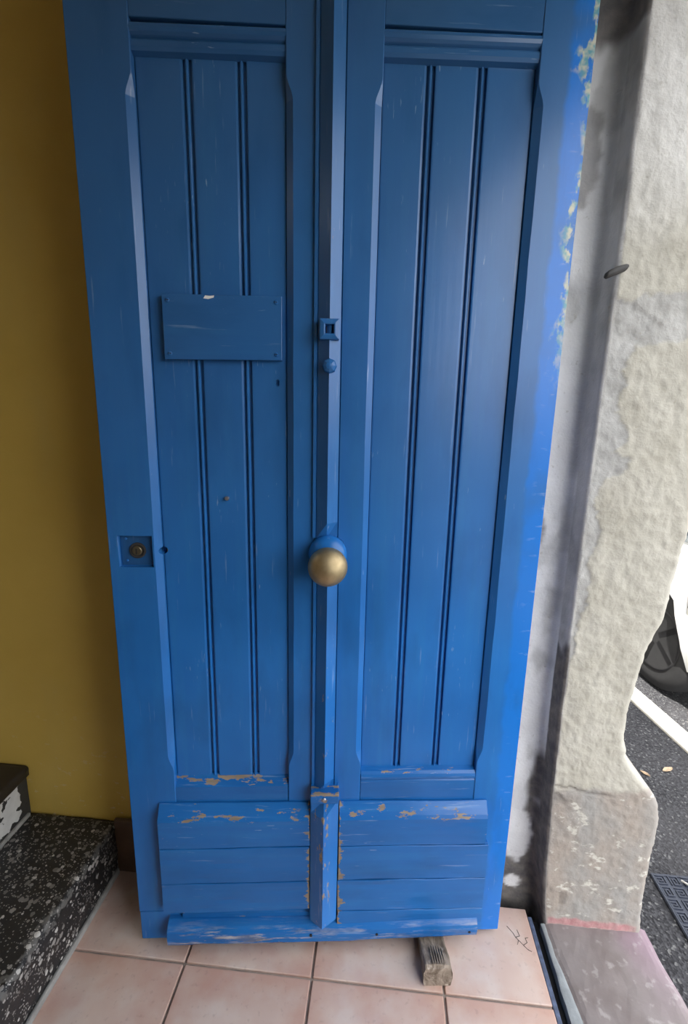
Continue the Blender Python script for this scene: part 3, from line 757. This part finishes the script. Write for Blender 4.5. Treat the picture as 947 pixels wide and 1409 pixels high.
hk = empty('iron_hook', (.470, 1.101, 1.705)); tag(hk, 'short rusty iron hook set in the plaster jamb', 'hook')
path = [((.030, .012, .014), .0045), ((.010, -.004, .006), .0055), ((-.010, -.014, -.002), .0060), ((-.026, -.020, -.010), .0055), ((-.032, -.022, -.012), .003)]
rings = []
for (p, r) in path: rings.append([(p[0]+.25*r*math.sin(a), p[1]+1.5*r*math.cos(a), p[2]+1.5*r*math.sin(a)) for a in [2*math.pi*k/10 for k in range(10)]])
v, f = loft(rings); obj('shank', v, f, M_dark, hk, smooth=True)

# rubber mat with raised square spirals
mat_o = empty('rubber_mat', (.917, 1.335, -.052)); tag(mat_o, 'blue-black rubber mat with raised square spirals on the pavement', 'mat')
obj('sheet', *box(0, .60, -.42, 0, 0, .008), M_rubber, mat_o, bevel=.002)
obj('rim', *merge(box(.002, .008, -.418, -.002, .008, .0105), box(.592, .598, -.418, -.002, .008, .0105), box(.008, .592, -.008, -.002, .008, .0105), box(.008, .592, -.418, -.412, .008, .0105)), M_rubber, mat_o)
def spiral(w=.0030, s=.0135):
    a = s; pts = [(-a, a), (a, a), (a, -a), (-a, -a), (-a, a*.35), (a*.35, a*.35), (a*.35, -a*.35), (-a*.3, -a*.35)]
    parts = []
    for (x0, y0), (x1, y1) in zip(pts, pts[1:]):
        parts.append(box(min(x0, x1)-w/2, max(x0, x1)+w/2, min(y0, y1)-w/2, max(y0, y1)+w/2, .0075, .0115))
    return merge(*parts)
spm = None
for r in range(10):
    for c in range(14):
        x, y = .014+.0415*c+(.008), -.022-.0385*r
        if x > .585 or y < -.405: continue
        if spm is None: o = obj('spiral', *spiral(), M_rubber, mat_o); spm = o.data
        else: o = bpy.data.objects.new('spiral', spm); COL.objects.link(o); o.parent = mat_o
        o.location = (x, y, 0); o.rotation_euler = (0, 0, math.pi/2*((r+c) % 2))
sx = obj('paper_straw', *lathe([(0, .0032), (.075, .0032), (.15, .0032)], (0, 0, 0), 'X', 10), M_white, smooth=True)
sx.location = (1.0, 1.312, -.0365); sx.rotation_euler = (0, 0, math.radians(-42)); tag(sx, 'thin white paper straw lying on the rubber mat', 'straw')
def leaf_mesh(l, w, seed):
    V, F = [], []
    for i in range(7):
        t = i/6; hw = w*math.sin(math.pi*min(1, t*.9+.05))*.5
        for k in (-1, 0, 1): V.append((l*(t-.5), k*hw, .002+.004*abs(k)+.003*nz(t*4, k*2, seed)))
    for i in range(6):
        for k in range(2): a = i*3+k; F.append((a, a+1, a+4, a+3))
    n = len(V); V += [(x, y, z-.0012) for x, y, z in V]; F += [tuple(reversed([i+n for i in q])) for q in F]
    per = [0, 3, 6, 9, 12, 15, 18, 19, 20, 17, 14, 11, 8, 5, 2, 1]
    for a, b in zip(per, per[1:]+per[:1]): F.append((a, b, b+n, a+n))
    return V, F
for k, (x, y, rz, l, lab) in enumerate(((1.255, 1.835, .4, .055, 'larger dry pale leaf on the asphalt near the kerb'), (1.145, 1.80, 2.3, .038, 'small curled dry leaf on the asphalt beside the jamb plinth'), (1.30, 1.70, 1.3, .030, 'tiny dry leaf scrap on the asphalt, farthest from the jamb'))):
    o = obj('dry_leaf', *leaf_mesh(l, l*.4, k), M_leaf); o.location = (x, y, -.052); o.rotation_euler = (0, 0, rz); tag(o, lab, 'leaf', 'dry leaves on the asphalt')

# ================================================================== PARKED CAR
ANG = math.radians(8)
car = empty('car', (1.655, 2.545, -.18), math.pi/2+ANG)     # local +x runs along the street away from the doorway, local -y is across the road
tag(car, 'white parked hatchback beyond the kerb, half hidden by the jamb', 'car')
W = 1.68
def cp(x, y, z): return (x, -y, z)     # y measured from the near flank outward to the far flank
ST = [(-.62, .18, .30, .74, .10), (-.56, .09, .25, .86, .03), (-.40, .03, .22, .90, 0), (0, .0, .21, .905, 0), (.6, .0, .20, .915, 0), (1.4, .0, .20, .91, 0), (2.2, 0, .20, .88, 0), (2.7, .02, .20, .83, 0), (3.1, .06, .21, .76, .02), (3.25, .14, .25, .68, .08), (3.30, .24, .32, .58, .14)]
rings = []
for (x, ins, zb, zt, rr) in ST:
    h = zt-zb; half = [(ins+.10, zb), (ins+.03, zb+.03), (ins+.005, zb+h*.22), (ins+.0, zb+h*.45), (ins+.012, zb+h*.62), (ins+.02, zb+h*.80), (ins+.055, zb+h*.94), (ins+.12, zt)]
    ring = [cp(x, y, z) for y, z in half]+[cp(x, W/2, zt+.03)]+[cp(x, W-y, z) for y, z in reversed(half)]
    rings.append(ring)
v, f = loft(rings); body = obj('body', v, f, M_car, car, smooth=True)
def arch_cut(xc, far):
    pts = [(xc-.33, .0), (xc-.315, .10), (xc-.22, .40), (xc-.13, .60), (xc, .68), (xc+.20, .61), (xc+.30, .46), (xc+.37, .14), (xc+.38, .0)]
    y0, y1 = (-.1, .30) if not far else (W-.30, W+.1)
    return loft([[cp(x, y, z) for x, z in pts] for y in (y0, y1)])
XR, XF = .20, 2.62
cv = []
for xc in (XR, XF):
    for far in (False, True):
        v, f = arch_cut(xc, far); cv.append((v, f))
cut(body, cv)
bm = bmesh.new(); bm.from_mesh(body.data)
for e in bm.edges:
    if len(e.link_faces) == 2 and e.calc_face_angle(0) > .6: e.smooth = False
bm.to_mesh(body.data); bm.free()
# cabin
CS = [(-.50, .84, .22), (-.36, 1.22, .19), (-.10, 1.42, .17), (.7, 1.47, .155), (1.3, 1.42, .165), (1.75, 1.18, .15), (2.2, .87, .13)]
rings = []
for (x, zr, ins) in CS:
    zb = .84; ring = [cp(x, .075, zb), cp(x, .075+(ins-.075)*.6+.02, zb+(zr-zb)*.55), cp(x, ins+.06, zb+(zr-zb)*.93), cp(x, ins+.18, zr)]
    ring += [cp(x, W-ins-.18, zr), cp(x, W-ins-.06, zb+(zr-zb)*.93), cp(x, W-.075-(ins-.075)*.6-.02, zb+(zr-zb)*.55), cp(x, W-.075, zb)]
    rings.append(ring)
v, f = loft(rings); cab = obj('cabin', v, f, M_car, car, smooth=False)
def side_pane(x0, x1, far):
    def at(x, t):
        for (a, za, ia), (b, zb_, ib) in zip(CS, CS[1:]):
            if a <= x <= b:
                k = (x-a)/(b-a); zr = za+(zb_-za)*k; ins = ia+(ib-ia)*k; break
        z = .84+(zr-.84)*t; m_ = .075+(ins-.075)*.6+.02
        y = (.075+(m_-.075)*t/.55) if t < .55 else m_+(ins+.06-m_)*(t-.55)/.38
        y -= .006; return cp(x, W-y if far else y, z)
    V = []; n = 6
    for i in range(n+1):
        x = x0+(x1-x0)*i/n
        for t in (.13, .50, .55, .86): V.append(at(x, t))
    F = [(i*4+k, i*4+k+1, i*4+k+5, i*4+k+4) for i in range(n) for k in range(3)]
    return V, F
for far in (False, True):
    for (a, b) in ((-.30, .28), (.36, 1.02), (1.10, 1.75)): 
        o = obj('window', *side_pane(a, b, far), M_glass, car, smooth=True); s_ = o.modifiers.new('thick', 'SOLIDIFY'); s_.thickness = .006; s_.offset = 0
def end_pane(x0, z0, x1, z1, y0, y1, dx):
    V = [cp(x0+dx, y0, z0), cp(x0+dx, W-y0, z0), cp(x1+dx, W-y1, z1), cp(x1+dx, y1, z1)]; V += [(x-dx*1.5, y, z) for x, y, z in V]
    return V, [(0, 1, 2, 3), (7, 6, 5, 4), (0, 4, 5, 1), (1, 5, 6, 2), (2, 6, 7, 3), (3, 7, 4, 0)]
obj('rear_window', *end_pane(-.47, .92, -.33, 1.25, .28, .33, -.02), M_glass, car)
obj('windscreen', *end_pane(2.10, .93, 1.72, 1.20, .25, .30, .02), M_glass, car)
def wheel(xc, yc, sgn):
    o = empty('wheel', cp(xc, yc, .315)); o.parent = car
    tp = [(-.09, .20), (-.095, .235), (-.09, .285), (-.07, .31), (-.03, .315), (.03, .315), (.07, .31), (.09, .285), (.095, .235), (.09, .20)]
    obj('tyre', *lathe(tp, (0, 0, 0), 'Y', 40), M_tyre, o, smooth=True)
    obj('rim', *lathe([(sgn*.06, .198), (sgn*.085, .200), (sgn*.098, .19), (sgn*.06, .17), (sgn*.055, .05), (sgn*.075, .04), (sgn*.075, .002)], (0, 0, 0), 'Y', 32), M_alloy, o, smooth=True)
    for k in range(5):
        a = 2*math.pi*k/5; c, s = math.cos(a), math.sin(a)
        b = box(.035, .18, -.008+sgn*.082, .008+sgn*.082, -.018, .018)
        obj('spoke', [(x*c-z*s, y, x*s+z*c) for x, y, z in b[0]], b[1], M_alloy, o)
for xc in (XR, XF):
    wheel(xc, .13, 1); wheel(xc, W-.13, -1)
for far in (False, True):
    yy = (lambda y: W-y) if far else (lambda y: y)
    prof = [(-.585, .06), (-.50, .035), (-.30, .002), (-.04, -.004)]
    V = [cp(x, yy(y), z) for (x, y) in prof for z in (.60, .74)]+[cp(x, yy(y+.05), z) for (x, y) in prof for z in (.60, .74)]
    F = [(2*i, 2*i+1, 2*i+3, 2*i+2) for i in range(3)]+[(8+2*i, 10+2*i, 11+2*i, 9+2*i) for i in range(3)]
    F += [(2*i, 2*i+2, 10+2*i, 8+2*i) for i in range(3)]+[(2*i+1, 9+2*i, 11+2*i, 3+2*i) for i in range(3)]+[(0, 8, 9, 1), (6, 7, 15, 14)]
    obj('tail_lamp', V, F, M_lamp, car, bevel=.006)
    obj('headlamp', *[(lambda b: ([cp(x, yy(y), z) for x, y, z in b[0]], b[1]))(box(3.0, 3.22, .07, .32, .60, .70))][0], M_lamp, car, bevel=.01)
obj('rear_bumper', *loft([[cp(x, y, z) for (x, z) in ((-.60, .26), (-.67, .30), (-.69, .42), (-.66, .52), (-.58, .54))] for y in (.12, .16, W-.16, W-.12)]), M_car, car, smooth=False, bevel=.01)
obj('number_plate', *[(lambda b: ([cp(x, y, z) for x, y, z in b[0]], b[1]))(box(-.705, -.695, W/2-.26, W/2+.26, .36, .47))][0], M_white, car)
